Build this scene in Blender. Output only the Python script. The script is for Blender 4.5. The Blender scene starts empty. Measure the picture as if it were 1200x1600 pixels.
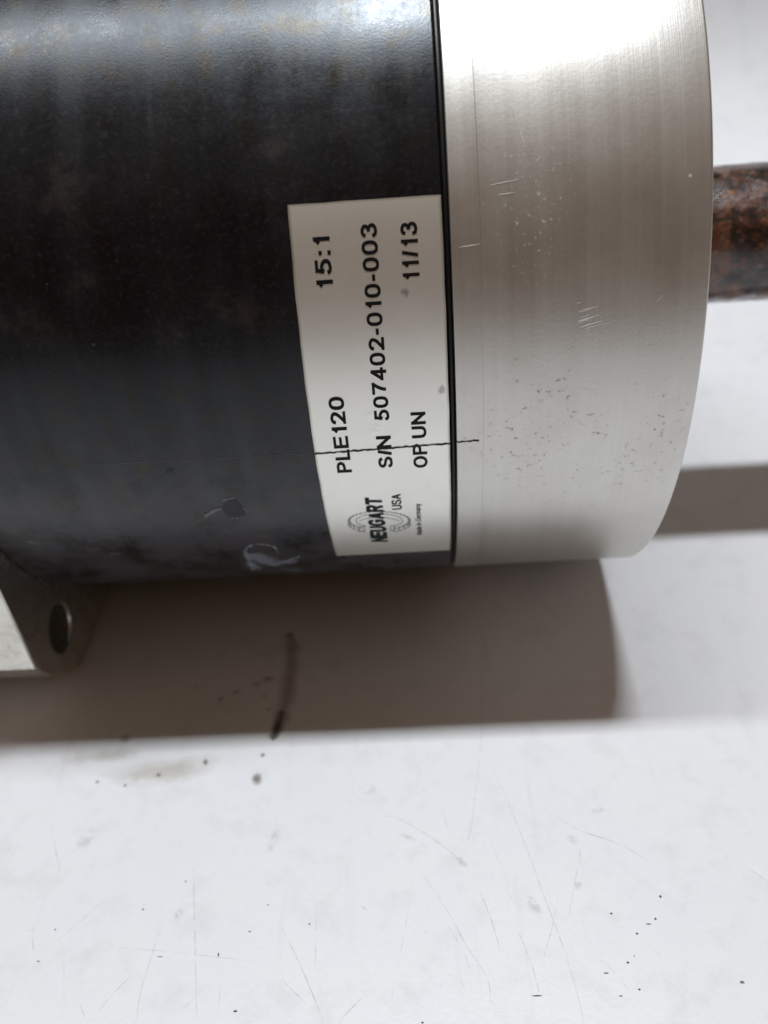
import bpy, bmesh, math, random
from mathutils import Matrix, Vector, noise

S = 0.0575            # housing radius in metres; every length below is in housing radii
AX = 1.01             # height of the gearbox axis above the table
scene = bpy.context.scene
COL = scene.collection

# ------------------------------------------------------------------ camera
cam = bpy.data.cameras.new("camera")
cam_ob = bpy.data.objects.new("camera", cam)
COL.objects.link(cam_ob)
cam.sensor_fit = 'HORIZONTAL'
cam.sensor_width = 27.0
cam.lens = 30.29
cam.clip_start = 0.005
cam.clip_end = 50
right = Vector((0.9976319, 0.00264525, -0.06872844))
up = Vector((0.05253106, 0.61571536, 0.78621567))
fwd = Vector((-0.04439689, 0.78796421, -0.61411832))
m = Matrix((right, up, -fwd)).transposed().to_4x4()
m.translation = Vector((0.0, -2.68686, 1.05838 + AX)) * S
cam_ob.matrix_world = m
cam.dof.use_dof = True
cam.dof.focus_distance = 1.93 * S
cam.dof.aperture_fstop = 17.0
scene.camera = cam_ob

# ------------------------------------------------------------------ world and lamps
world = bpy.data.worlds.new("World")
scene.world = world
world.use_nodes = True
bg = world.node_tree.nodes["Background"]
bg.inputs[0].default_value = (1.0, 0.57, 0.30, 1)
bg.inputs[1].default_value = 0.100

def area_lamp(name, x0, x1, y, ysize, height, watt, col):
    l = bpy.data.lights.new(name, 'AREA')
    l.shape = 'RECTANGLE'
    l.size = (x1 - x0) * S
    l.size_y = ysize * S
    l.energy = watt
    l.color = col
    o = bpy.data.objects.new(name, l)
    COL.objects.link(o)
    o.location = ((x0 + x1) / 2 * S, y * S, (height + AX) * S)
    return o

H = 30.0
area_lamp("ceiling_lamp", 0.9, 4.6, 1.75, 1.7, H, 18.0, (0.90, 0.955, 1.0))
area_lamp("ceiling_strip_lamp", -17.0, 0.6, 1.75, 1.7, H, 16.0, (0.90, 0.955, 1.0))
# the broad pale ceiling over the work bench, on the photographer's side
area_lamp("ceiling_panel", -28.0, 24.0, -15.0, 22.0, 25.0, 1.4, (1.0, 0.90, 0.80))

cy = scene.cycles
cy.max_bounces = 6
cy.diffuse_bounces = 3
cy.glossy_bounces = 3
cy.transparent_max_bounces = 6

vs = scene.view_settings
vs.view_transform = 'Standard'
vs.look = 'None'
vs.exposure = 0.0
vs.gamma = 1.0
vs.use_curve_mapping = False

# ------------------------------------------------------------------ node helpers
class NT:
    def __init__(self, name):
        self.m = bpy.data.materials.new(name)
        self.m.use_nodes = True
        self.t = self.m.node_tree
        self.b = self.t.nodes["Principled BSDF"]
    def n(self, kind, **kw):
        nd = self.t.nodes.new(kind)
        for k, v in kw.items():
            setattr(nd, k, v)
        return nd
    def put(self, sock, v):
        if isinstance(v, bpy.types.NodeSocket):
            self.t.links.new(v, sock)
        elif v is not None:
            if isinstance(v, (tuple, list)) and len(v) == 3 and len(sock.default_value) == 4:
                v = (*v, 1)
            sock.default_value = v
    def math(self, op, a, b=None, c=None, clamp=False):
        nd = self.n('ShaderNodeMath', operation=op, use_clamp=clamp)
        for i, v in enumerate((a, b, c)):
            self.put(nd.inputs[i], v)
        return nd.outputs[0]
    def vmath(self, op, a, b=None):
        nd = self.n('ShaderNodeVectorMath', operation=op)
        self.put(nd.inputs[0], a)
        self.put(nd.inputs[1], b)
        return nd.outputs['Value' if op == 'LENGTH' else 'Vector']
    def uv(self):
        return self.n('ShaderNodeUVMap', uv_map='cyl').outputs[0]
    def obj(self):
        return self.n('ShaderNodeTexCoord').outputs['Object']
    def map(self, v, scale=(1, 1, 1), loc=(0, 0, 0), rot=0, kind='POINT'):
        nd = self.n('ShaderNodeMapping', vector_type=kind)
        self.put(nd.inputs[0], v)
        nd.inputs['Location'].default_value = loc
        nd.inputs['Rotation'].default_value = (0, 0, rot)
        nd.inputs['Scale'].default_value = scale
        return nd.outputs[0]
    def noise(self, v, scale, detail=3, rough=0.55, dist=0.0, out='Factor'):
        nd = self.n('ShaderNodeTexNoise')
        self.put(nd.inputs['Vector'], v)
        nd.inputs['Scale'].default_value = scale
        nd.inputs['Detail'].default_value = detail
        nd.inputs['Roughness'].default_value = rough
        nd.inputs['Distortion'].default_value = dist
        return nd.outputs[0] if out == 'Factor' else nd.outputs[1]
    def voro(self, v, scale, rnd=1.0):
        nd = self.n('ShaderNodeTexVoronoi')
        self.put(nd.inputs['Vector'], v)
        nd.inputs['Scale'].default_value = scale
        nd.inputs['Randomness'].default_value = rnd
        return nd.outputs
    def rng(self, v, a, b, lo=0.0, hi=1.0, smooth=True):
        nd = self.n('ShaderNodeMapRange', interpolation_type='SMOOTHSTEP' if smooth else 'LINEAR')
        self.put(nd.inputs[0], v)
        for i, q in enumerate((a, b, lo, hi)):
            nd.inputs[i + 1].default_value = q
        return nd.outputs[0]
    def mix(self, f, a, b):
        nd = self.n('ShaderNodeMix', data_type='RGBA')
        self.put(nd.inputs[0], f)
        self.put(nd.inputs[6], a)
        self.put(nd.inputs[7], b)
        return nd.outputs[2]
    def mul(self, a, b):
        return self.math('MULTIPLY', a, b)
    def add(self, a, b):
        return self.math('ADD', a, b)
    def mx(self, a, b):
        return self.math('MAXIMUM', a, b)
    def blob(self, v, c, r, rot=0.0, soft=0.4):
        q = self.map(v, scale=(r[0], r[1], 1), loc=(c[0], c[1], 0), rot=rot, kind='TEXTURE')
        return self.rng(self.vmath('LENGTH', q), 1.0, 1.0 - soft, 0, 1)
    def warp(self, v, scale, amp):
        nz = self.noise(v, scale, 3, 0.6, out='Color')
        off = self.vmath('SUBTRACT', nz, (0.5, 0.5, 0.5))
        off = self.vmath('MULTIPLY', off, (amp, amp, 0))
        return self.vmath('ADD', v, off)
    def bump(self, h, strength, dist, prev=None):
        nd = self.n('ShaderNodeBump')
        nd.inputs['Strength'].default_value = strength
        nd.inputs['Distance'].default_value = dist
        self.put(nd.inputs['Height'], h)
        if prev is not None:
            self.put(nd.inputs['Normal'], prev)
        return nd.outputs[0]
    def set(self, **kw):
        for k, v in kw.items():
            self.put(self.b.inputs[k.replace('_', ' ')], v)
        return self.m

# ------------------------------------------------------------------ materials
def mat_housing():
    t = NT("black_burnished_steel")
    uv = t.uv()
    streak = t.noise(t.map(uv, (9, 0.7, 1)), 1.0, 4, 0.6)
    cloud = t.noise(uv, 6.0, 5, 0.68)
    grain = t.noise(uv, 85.0, 3, 0.7)
    col = t.mix(t.rng(cloud, 0.38, 0.68), (0.0015, 0.0017, 0.0033), (0.0042, 0.0043, 0.0066))
    # dusty bloom with the table's reflection painted in below, grain and brown handling marks
    sep = t.n('ShaderNodeSeparateXYZ')
    t.put(sep.inputs[0], uv)
    dust_reflect = t.mul(t.rng(sep.outputs[1], 0.15, -0.25), t.rng(cloud, 0.30, 0.62))
    col = t.mix(t.mul(dust_reflect, 0.65), col, (0.062, 0.060, 0.070))
    col = t.mix(t.mul(t.rng(grain, 0.52, 0.72), 0.40), col, (0.028, 0.024, 0.023))
    col = t.mix(t.mul(t.rng(cloud, 0.56, 0.68), 0.32), col, (0.046, 0.032, 0.021))
    v = t.voro(uv, 30.0)
    fleck = t.mul(t.rng(v[0], 0.15, 0.05), t.rng(v[1], 0.86, 0.90))
    col = t.mix(t.mul(fleck, 0.4), col, (0.12, 0.12, 0.135))
    rough = t.add(0.30, t.mul(t.math('SUBTRACT', streak, 0.5), 0.18))
    rough = t.add(rough, t.mul(t.math('SUBTRACT', grain, 0.5), 0.16))
    rough = t.add(rough, t.mul(t.math('SUBTRACT', cloud, 0.5), 0.30))
    tint = t.mix(t.rng(t.noise(uv, 13.0, 4, 0.7), 0.48, 0.66), (0.87, 0.93, 1.0), (1.0, 0.92, 0.80))
    h = t.noise(uv, 170.0, 3, 0.7)
    nb = t.bump(h, 0.12, 0.00014)
    spec = t.add(0.44, t.mul(t.rng(streak, 0.35, 0.65), 0.12))
    return t.set(Base_Color=col, Roughness=rough, Normal=nb, Specular_IOR_Level=spec, Specular_Tint=tint)

def mat_ring():
    t = NT("turned_aluminium")
    uv = t.uv()
    turn = t.noise(t.map(uv, (300, 1.5, 1)), 1.0, 2, 0.6)
    turn2 = t.noise(t.map(uv, (30, 0.5, 1)), 1.0, 4, 0.65)
    cloud = t.noise(uv, 5.0, 4, 0.62)
    grain = t.noise(uv, 90.0, 2, 0.6)
    col = t.mix(t.rng(turn2, 0.3, 0.7), (0.645, 0.630, 0.595), (0.68, 0.668, 0.635))
    col = t.mix(t.mul(t.rng(cloud, 0.45, 0.75), 0.35), col, (0.62, 0.58, 0.525))
    # corrosion pits towards the lower side
    zone = t.mul(t.rng(cloud, 0.40, 0.58), t.blob(uv, (0.40, -0.06), (0.42, 0.34), 0, 0.7))
    pits = t.mul(t.rng(t.noise(t.map(uv, (1.0, 1.4, 1)), 52.0, 4, 0.75), 0.575, 0.68), zone)
    col = t.mix(t.mul(pits, 0.8), col, (0.20, 0.17, 0.14))
    # dried droplets
    v = t.voro(uv, 24.0)
    drop = t.mul(t.rng(v[0], 0.12, 0.04), t.rng(v[1], 0.78, 0.82))
    wip = t.mul(t.blob(uv, (0.26, 0.46), (0.16, 0.26), 0, 0.95), t.rng(grain, 0.60, 0.72))
    drop = t.mx(drop, t.mul(wip, 0.7))
    met = t.math('SUBTRACT', 0.97, t.mul(t.mx(drop, pits), 0.6))
    col = t.mix(t.mul(drop, 0.4), col, (0.86, 0.87, 0.87))
    rough = t.add(0.375, t.mul(t.math('SUBTRACT', turn2, 0.5), 0.08))
    rough = t.add(rough, t.mul(t.rng(cloud, 0.3, 0.7), 0.05))
    rough = t.add(rough, t.mul(pits, 0.25))
    h = t.add(t.mul(turn, 0.5), t.mul(grain, 0.35))
    return t.set(Base_Color=col, Metallic=met, Roughness=rough, Normal=t.bump(h, 0.20, 0.00016))

def mat_sticker():
    t = NT("silvered_sticker_foil")
    uv = t.uv()
    grain = t.noise(uv, 130.0, 3, 0.6)
    cloud = t.noise(uv, 7.0, 4, 0.6)
    col = t.mix(t.rng(cloud, 0.35, 0.7), (0.88, 0.875, 0.82), (0.92, 0.915, 0.86))
    # grubby edge
    e = t.n('ShaderNodeSeparateXYZ')
    t.put(e.inputs[0], uv)
    ex = t.math('ABSOLUTE', t.math('SUBTRACT', e.outputs[0], -0.0865))
    ey = t.math('ABSOLUTE', t.math('SUBTRACT', e.outputs[1], -0.020))
    edge = t.mx(t.rng(ex, 0.152, 0.160), t.rng(ey, 0.506, 0.514))
    col = t.mix(t.mul(edge, t.rng(cloud, 0.2, 0.6)), col, (0.42, 0.40, 0.31))
    speck = t.mul(t.rng(t.voro(uv, 55.0)[0], 0.10, 0.05), t.rng(t.noise(uv, 20.0, 1), 0.60, 0.66))
    col = t.mix(t.mul(speck, 0.7), col, (0.20, 0.16, 0.13))
    w = t.warp(uv, 60.0, 0.02)
    dent = t.blob(w, (0.058, 0.082), (0.010, 0.016), 0, 0.7)
    dent2 = t.blob(w, (-0.012, 0.302), (0.010, 0.012), 0, 0.8)
    col = t.mix(t.mul(t.mx(dent, dent2), 0.55), col, (0.20, 0.17, 0.17))
    crease = t.mul(t.blob(w, (-0.100, 0.0), (0.022, 0.052), 0.1, 0.7), t.rng(t.noise(t.map(uv, (1, .5, 1)), 70.0, 4, 0.75, 1.0), 0.3, 0.7))
    met = t.math('SUBTRACT', 0.90, t.mul(speck, 0.5))
    rough = t.math('SUBTRACT', t.add(0.37, t.mul(grain, 0.08)), t.mul(crease, 0.18))
    h = t.add(t.mul(grain, 0.06), t.mul(crease, 1.6))
    return t.set(Base_Color=col, Metallic=met, Roughness=rough, Normal=t.bump(h, 0.25, 0.00022))

def mat_plain(name, col, rough, metallic=0.0, spec=0.5):
    t = NT(name)
    o = t.obj()
    nz = t.noise(o, 900.0, 3, 0.6)
    c = t.mix(t.rng(nz, 0.3, 0.7), col, tuple(q * 0.75 for q in col))
    r = t.add(rough, t.mul(t.math('SUBTRACT', nz, 0.5), 0.15))
    return t.set(Base_Color=c, Roughness=r, Metallic=metallic, Specular_IOR_Level=spec)

def mat_rust():
    t = NT("oily_rusted_steel")
    uv = t.map(t.uv(), (1, 0.21, 1))
    big = t.noise(uv, 9.0, 5, 0.65, 0.4)
    mid = t.noise(uv, 24.0, 5, 0.7, 0.6)
    fine = t.noise(uv, 80.0, 4, 0.7)
    col = t.mix(t.rng(big, 0.40, 0.60), (0.010, 0.005, 0.004), (0.105, 0.036, 0.020))
    col = t.mix(t.mul(t.rng(mid, 0.54, 0.66), 0.9), col, (0.27, 0.075, 0.010))
    col = t.mix(t.mul(t.rng(t.noise(uv, 15.0, 3, 0.6), 0.57, 0.66), 0.85), col, (0.19, 0.115, 0.090))
    col = t.mix(t.mul(t.rng(t.noise(t.map(uv, loc=(3, 1, 0)), 13.0, 3, 0.6), 0.65, 0.71), 0.8), col, (0.36, 0.15, 0.010))
    col = t.mix(t.mul(t.rng(t.noise(t.map(uv, loc=(7, 5, 0)), 19.0, 4, 0.7), 0.51, 0.57), 0.9), col, (0.005, 0.003, 0.003))
    rough = t.add(0.20, t.mul(t.rng(mid, 0.35, 0.65), 0.32))
    h = t.add(t.mul(mid, 1.0), t.mul(fine, 0.5))
    return t.set(Base_Color=col, Roughness=rough, Specular_IOR_Level=t.rng(big, 0.35, 0.65, 0.15, 0.6), Normal=t.bump(h, 0.40, 0.0006), Coat_Weight=1.0, Coat_Roughness=0.17)

def mat_flange():
    t = NT("milled_aluminium")
    o = t.obj()
    nz = t.noise(o, 260.0, 4, 0.65)
    ln = t.noise(t.map(o, (30, 900, 30)), 1.0, 3, 0.6)
    col = t.mix(t.rng(nz, 0.35, 0.7), (0.78, 0.76, 0.70), (0.62, 0.58, 0.52))
    spot = t.rng(t.noise(o, 700.0, 3, 0.7), 0.66, 0.74)
    col = t.mix(t.mul(spot, 0.6), col, (0.20, 0.13, 0.07))
    rough = t.add(0.20, t.mul(nz, 0.14))
    return t.set(Base_Color=col, Metallic=0.95, Roughness=rough, Normal=t.bump(t.add(nz, t.mul(ln, .5)), 0.15, 0.0002))

def mat_table():
    t = NT("white_laminate")
    o = t.vmath('MULTIPLY', t.obj(), (1 / S, 1 / S, 0))
    cloud = t.noise(o, 2.3, 3, 0.6)
    mid = t.noise(o, 9.0, 4, 0.65)
    col = t.mix(t.rng(cloud, 0.35, 0.7), (0.735, 0.745, 0.76), (0.76, 0.755, 0.775))
    col = t.mix(t.mul(t.rng(mid, 0.48, 0.72), 0.45), col, (0.62, 0.625, 0.64))
    st = t.noise(t.map(o, (14, 1.6, 1), rot=0.25), 1.0, 3, 0.65)
    col = t.mix(t.mul(t.rng(st, 0.58, 0.78), 0.20), col, (0.52, 0.53, 0.55))
    st2 = t.noise(t.map(o, (26, 1.2, 1), rot=-0.35), 1.0, 3, 0.7)
    col = t.mix(t.mul(t.rng(st2, 0.60, 0.76), 0.16), col, (0.50, 0.51, 0.53))
    fine = t.noise(o, 60.0, 3, 0.7)
    col = t.mix(t.mul(t.rng(fine, 0.55, 0.75), 0.20), col, (0.55, 0.55, 0.57))
    rough = t.add(0.40, t.mul(t.math('SUBTRACT', mid, 0.5), 0.20))
    h = t.noise(o, 75.0, 3, 0.6)
    return t.set(Base_Color=col, Roughness=rough, Specular_IOR_Level=0.35, Normal=t.bump(h, 0.22, 0.0002))

def mat_patch(name, col, alpha, rough, nscale, ragged, soft):
    """a stain or scuff with a ragged edge; the UV map runs from the middle (0) to the rim (1)"""
    t = NT(name)
    o = t.vmath('MULTIPLY', t.obj(), (1 / S, 1 / S, 1 / S))
    n1 = t.noise(o, nscale, 3, 0.65)
    d = t.add(t.vmath('LENGTH', t.uv()), t.mul(t.math('SUBTRACT', n1, 0.5), ragged))
    a = t.mul(t.rng(d, 0.85, 0.85 - soft), alpha)
    if ragged > 1.0:
        a = t.mul(a, t.rng(t.noise(o, nscale * 1.9, 3, 0.7), 0.36, 0.60))
    return t.set(Base_Color=col, Roughness=rough, Alpha=a)

def mat_scuff():
    t = NT("scuff_in_laminate")
    o = t.vmath('MULTIPLY', t.obj(), (1 / S, 1 / S, 1 / S))
    a = t.rng(t.noise(o, 30.0, 4, 0.7), 0.34, 0.68)
    return t.set(Base_Color=(0.33, 0.34, 0.36), Roughness=0.5, Alpha=t.mul(a, 0.27))

M_HOUSING, M_RING, M_STICKER, M_RUST, M_FLANGE, M_TABLE = mat_housing(), mat_ring(), mat_sticker(), mat_rust(), mat_flange(), mat_table()
M_INK = mat_plain("black_print", (0.005, 0.005, 0.006), 0.5, 0.0, 0.2)
M_INK2 = mat_plain("dark_green_print", (0.010, 0.015, 0.017), 0.5, 0.0, 0.2)
M_LINE = mat_plain("grey_print", (0.055, 0.058, 0.06), 0.45)
M_SEAL = mat_plain("black_rubber", (0.008, 0.008, 0.008), 0.38)
M_SCORE = mat_plain("dark_score_mark", (0.016, 0.013, 0.008), 0.6)
M_PALE = mat_plain("pale_scored_line", (0.10, 0.10, 0.11), 0.5)
M_BARE = mat_plain("freshly_scraped_metal", (0.95, 0.93, 0.90), 0.5, 0.0)
M_CRUMB = mat_plain("dark_grit", (0.06, 0.058, 0.06), 0.7)
M_SCUFF = mat_scuff()
M_OIL = mat_patch("dried_oil", (0.085, 0.045, 0.022), 0.32, 0.3, 45.0, 0.9, 0.75)
M_OILTIP = mat_patch("thick_oil", (0.06, 0.030, 0.016), 0.60, 0.3, 24.0, 0.98, 0.98)
M_TAN = mat_patch("tan_drip_mark", (0.16, 0.13, 0.09), 0.62, 0.4, 40.0, 0.6, 0.8)
M_HAZE = mat_patch("yellowed_film", (0.50, 0.44, 0.34), 0.34, 0.4, 12.0, 1.0, 0.85)
M_SMUDGE = mat_patch("grey_smudge", (0.36, 0.36, 0.38), 0.20, 0.5, 26.0, 1.6, 0.95)
M_SCRAPE = mat_patch("pale_scraped_film", (0.40, 0.43, 0.50), 0.85, 0.4, 48.0, 1.25, 0.9)
M_CHIPRIM = mat_patch("raised_chip_rim", (0.21, 0.20, 0.19), 0.8, 0.4, 45.0, 0.9, 0.7)
M_OILRUN = mat_patch("oil_run", (0.20, 0.105, 0.055), 0.34, 0.35, 20.0, 0.98, 0.95)
M_FILM = mat_patch("blue_grey_film", (0.19, 0.205, 0.25), 0.85, 0.35, 36.0, 0.95, 0.7)
M_CHIPIN = mat_plain("bare_dark_chip", (0.005, 0.005, 0.010), 0.38, 0.0, 0.4)
M_CHIP = mat_patch("dark_chip", (0.004, 0.004, 0.006), 0.75, 0.4, 40.0, 0.35, 0.25)

# ------------------------------------------------------------------ mesh helpers
def link(name, me, mat, parent=None):
    o = bpy.data.objects.new(name, me)
    COL.objects.link(o)
    if mat:
        me.materials.append(mat)
    if parent:
        o.parent = parent
    return o

def pt(x, th, r):
    """point on a cylinder round the gearbox axis; th = 0 faces the front, pi/2 up"""
    return (x * S, -r * math.cos(th) * S, (r * math.sin(th) + AX) * S)

def lathe(name, prof, mat, parent, seg=256, wob=None):
    """prof: list of (x, r) swept round the axis; a UV map keeps (x, angle)"""
    verts, faces, uvs = [], [], []
    for j in range(seg + 1):
        th = -math.pi * 1.5 + 2 * math.pi * j / seg
        for (x, r) in prof:
            rr = r + (wob(x, th) if wob else 0.0)
            verts.append(pt(x, th, rr))
            uvs.append((x, th if th > -math.pi else th + 0.0))
    k = len(prof)
    for j in range(seg):
        for i in range(k - 1):
            faces.append((j * k + i, j * k + k + i, j * k + k + i + 1, j * k + i + 1))
    me = bpy.data.meshes.new(name)
    me.from_pydata(verts, [], faces)
    ul = me.uv_layers.new(name='cyl')
    for lp in me.loops:
        ul.data[lp.index].uv = uvs[lp.vertex_index]
    me.update()
    bm = bmesh.new()
    bm.from_mesh(me)
    bmesh.ops.remove_doubles(bm, verts=bm.verts, dist=1e-7)
    bmesh.ops.recalc_face_normals(bm, faces=bm.faces)
    for f in bm.faces:
        f.smooth = True
    for e in bm.edges:
        if len(e.link_faces) == 2 and e.calc_face_angle(0) > math.radians(32):
            e.smooth = False
    bm.to_mesh(me)
    bm.free()
    return link(name, me, mat, parent)

def catmull(p, n=7):
    if len(p) < 3:
        return p
    q = [p[0]] + list(p) + [p[-1]]
    out = []
    for i in range(1, len(q) - 2):
        a, b, c, d = q[i - 1], q[i], q[i + 1], q[i + 2]
        for s in range(n):
            t = s / n
            out.append(tuple(0.5 * (2 * b[k] + (c[k] - a[k]) * t + (2 * a[k] - 5 * b[k] + 4 * c[k] - d[k]) * t * t
                                    + (3 * b[k] - a[k] - 3 * c[k] + d[k]) * t ** 3) for k in range(2)))
    out.append(tuple(p[-1]))
    return out

def ribbon(p, hw, closed=False, cap=0.0):
    """two offset outlines of a polyline; hw number or function of 0..1"""
    p = [Vector(q) for q in p]
    if not closed and cap:
        p[0] = p[0] + (p[0] - p[1]).normalized() * cap
        p[-1] = p[-1] + (p[-1] - p[-2]).normalized() * cap
    n = len(p)
    L, R = [], []
    for i in range(n):
        a = p[(i - 1) % n] if (closed or i > 0) else p[i]
        c = p[(i + 1) % n] if (closed or i < n - 1) else p[i]
        d1, d2 = (p[i] - a), (c - p[i])
        if d1.length < 1e-9: d1 = d2
        if d2.length < 1e-9: d2 = d1
        d1.normalize(); d2.normalize()
        n1, n2 = Vector((-d1.y, d1.x)), Vector((-d2.y, d2.x))
        mm = (n1 + n2)
        mm = mm.normalized() if mm.length > 1e-6 else n1
        k = 1.0 / max(0.5, mm.dot(n2))
        w = hw(i / max(1, n - 1)) if callable(hw) else hw
        L.append(p[i] + mm * w * k)
        R.append(p[i] - mm * w * k)
    return L, R

def ribbons_mesh(name, ribs, place, mat, parent, lift=0.0):
    verts, faces = [], []
    for k, (L, R, closed) in enumerate(ribs):
        b = len(verts)
        n = len(L)
        for a, c in zip(L, R):
            verts.append(place(a, k * lift))
            verts.append(place(c, k * lift))
        for i in range(n if closed else n - 1):
            j = (i + 1) % n
            faces.append((b + 2 * i, b + 2 * i + 1, b + 2 * j + 1, b + 2 * j))
    me = bpy.data.meshes.new(name)
    me.from_pydata(verts, [], faces)
    me.update()
    return link(name, me, mat, parent)

# stroke letters in a unit box, cap height 1: (width, strokes); a stroke is ('l' | 's' | 'o', points)
def sup(n=36, e=2.5):
    o = []
    for i in range(n):
        t = 2 * math.pi * i / n
        c, s = math.cos(t), math.sin(t)
        o.append((0.5 + 0.5 * math.copysign(abs(c) ** (2 / e), c), 0.5 + 0.5 * math.copysign(abs(s) ** (2 / e), s)))
    return o

GL = {
 '0': (.70, [('o', sup())]),
 '1': (.50, [('l', [(.80, 0), (.80, 1)]), ('b', [(.80, .99), (.58, .84), (.18, .70)])]),
 '2': (.70, [('s', [(.02, .70), (.10, .90), (.48, 1.0), (.90, .88), (.95, .68), (.78, .46), (.40, .20), (.10, .02)]), ('l', [(0.02, 0), (1, 0)])]),
 '3': (.70, [('s', [(.03, .76), (.16, .94), (.48, 1.0), (.84, .91), (.91, .74), (.78, .58), (.42, .53)]),
             ('s', [(.42, .53), (.82, .47), (1, .28), (.86, .07), (.48, 0), (.13, .06), (0, .26)])]),
 '4': (.72, [('l', [(.76, 0), (.76, 1)]), ('l', [(.72, 1), (.02, .28)]), ('l', [(0, .25), (1.02, .25)])]),
 '5': (.70, [('l', [(.92, 1), (.22, 1)]), ('b', [(.24, 1), (.10, .47)]),
             ('s', [(.10, .47), (.30, .60), (.58, .63), (.92, .48), (1, .30), (.88, .09), (.48, 0), (.14, .05), (0, .23)])]),
 '7': (.70, [('l', [(0, 1), (1, 1)]), ('s', [(.98, .97), (.68, .66), (.46, .32), (.36, 0)])]),
 ':': (.22, [('d', [(.5, .0)]), ('d', [(.5, .66)])]),
 '-': (.36, [('l', [(.08, .36), (.92, .36)])]),
 '/': (.36, [('b', [(0, -.08), (1, 1.08)])]),
 'P': (.74, [('l', [(0, 0), (0, 1)]), ('b', [(0, 1), (.56, 1), (.84, .95), (1, .75), (.86, .55), (.56, .48), (0, .48)])]),
 'L': (.66, [('l', [(0, 1), (0, 0)]), ('l', [(0, 0), (1, 0)])]),
 'E': (.72, [('l', [(0, 1), (0, 0)]), ('l', [(0, 0), (1, 0)]), ('l', [(0, .52), (.90, .52)]), ('l', [(0, 1), (.97, 1)])]),
 'S': (.74, [('s', [(.95, .75), (.82, .94), (.48, 1), (.14, .92), (.05, .74), (.18, .58), (.50, .51), (.86, .42), (.99, .25), (.86, .06), (.48, 0), (.13, .07), (0, .27)])]),
 'N': (.76, [('l', [(0, 0), (0, 1)]), ('b', [(0, .98), (1, .02)]), ('l', [(1, 0), (1, 1)])]),
 'O': (.84, [('o', sup(40, 2.15))]),
 'U': (.76, [('b', [(0, 1.1), (0, .34), (.06, .14), (.24, .02), (.5, -.02), (.76, .02), (.94, .14), (1, .34), (1, 1.1)])]),
 'A': (.80, [('b', [(0, -.08), (.5, 1.0)]), ('b', [(1, -.08), (.5, 1.0)]), ('l', [(.25, .30), (.75, .30)])]),
 'R': (.78, [('l', [(0, 0), (0, 1)]), ('b', [(0, 1), (.56, 1), (.86, .95), (.95, .77), (.86, .58), (.56, .50), (0, .50)]), ('b', [(.55, .5), (1.0, -.08)])]),
 'T': (.70, [('l', [(0, 1), (1, 1)]), ('b', [(.5, 1), (.5, -.08)])]),
 'G': (.82, [('s', [(.97, .74), (.82, .95), (.5, 1), (.15, .88), (0, .5), (.15, .12), (.5, 0), (.80, .06), (1, .2)]), ('b', [(1, .12), (1, .46), (.55, .46)])]),
 'M': (.84, [('l', [(0, 0), (0, 1)]), ('b', [(0, 1), (.5, .05), (1, 1)]), ('l', [(1, 0), (1, 1)])]),
 'a': (.54, [('s', [(.06, .52), (.4, .68), (.85, .58), (.9, .36)]), ('l', [(.9, .45), (.9, 0)]), ('s', [(.9, .38), (.3, .32), (.05, .16), (.35, 0), (.85, .14)])]),
 'd': (.56, [('l', [(1, 0), (1, 1)]), ('s', [(1, .5), (.6, .68), (.12, .55), (0, .33), (.12, .1), (.6, 0), (1, .16)])]),
 'e': (.54, [('s', [(.02, .35), (.98, .35), (.9, .58), (.5, .68), (.1, .55), (0, .33), (.12, .1), (.55, 0), (.95, .12)])]),
 'i': (.12, [('l', [(.5, 0), (.5, .64)]), ('d', [(.5, .95)])]),
 'n': (.54, [('l', [(0, 0), (0, .66)]), ('s', [(0, .5), (.45, .68), (.92, .56), (1, .36), (1, 0)])]),
 'r': (.34, [('l', [(0, 0), (0, .66)]), ('s', [(0, .46), (.4, .66), (1, .66)])]),
 'm': (.84, [('l', [(0, 0), (0, .66)]), ('s', [(0, .52), (.25, .68), (.46, .56), (.5, .36), (.5, 0)]), ('s', [(.5, .52), (.75, .68), (.96, .56), (1, .36), (1, 0)])]),
 'y': (.52, [('b', [(0, .68), (.5, .02)]), ('b', [(1, .68), (.45, -.08), (.3, -.24), (0, -.26)])]),
}

def text_ribs(s, weight, gap, space):
    """laid-out strokes of a line of text, cap height 1; returns ribbons and total length"""
    ribs, x = [], 0.0
    h = weight / 2
    for ch in s:
        if ch == ' ':
            x += space
            continue
        w, strokes = GL[ch]
        f = lambda q: (x + h + q[0] * max(0.0001, w - 2 * h), h + q[1] * (1 - 2 * h))
        for kind, pts in strokes:
            if kind == 'd':
                c = f(pts[0])
                L, R = ribbon([(c[0] - h * 1.05, c[1]), (c[0] + h * 1.05, c[1])], h * 1.05)
                ribs.append((L, R, False))
                continue
            q = [f(a) for a in pts]
            if kind == 's':
                q = catmull(q, 6)
            L, R = ribbon(q, h, kind == 'o', h if kind == 'l' else 0.0)
            ribs.append((L, R, kind == 'o'))
        x += w + gap
    return ribs, x - gap

def densify(ribs, step):
    out = []
    for L, R, closed in ribs:
        nl, nr = [], []
        n = len(L)
        for i in range(n if closed else n - 1):
            j = (i + 1) % n
            k = max(1, int((L[j] - L[i]).length / step) + 1)
            for s in range(k):
                nl.append(L[i].lerp(L[j], s / k))
                nr.append(R[i].lerp(R[j], s / k))
        if not closed:
            nl.append(L[-1]); nr.append(R[-1])
        out.append((nl, nr, closed))
    return out

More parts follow.
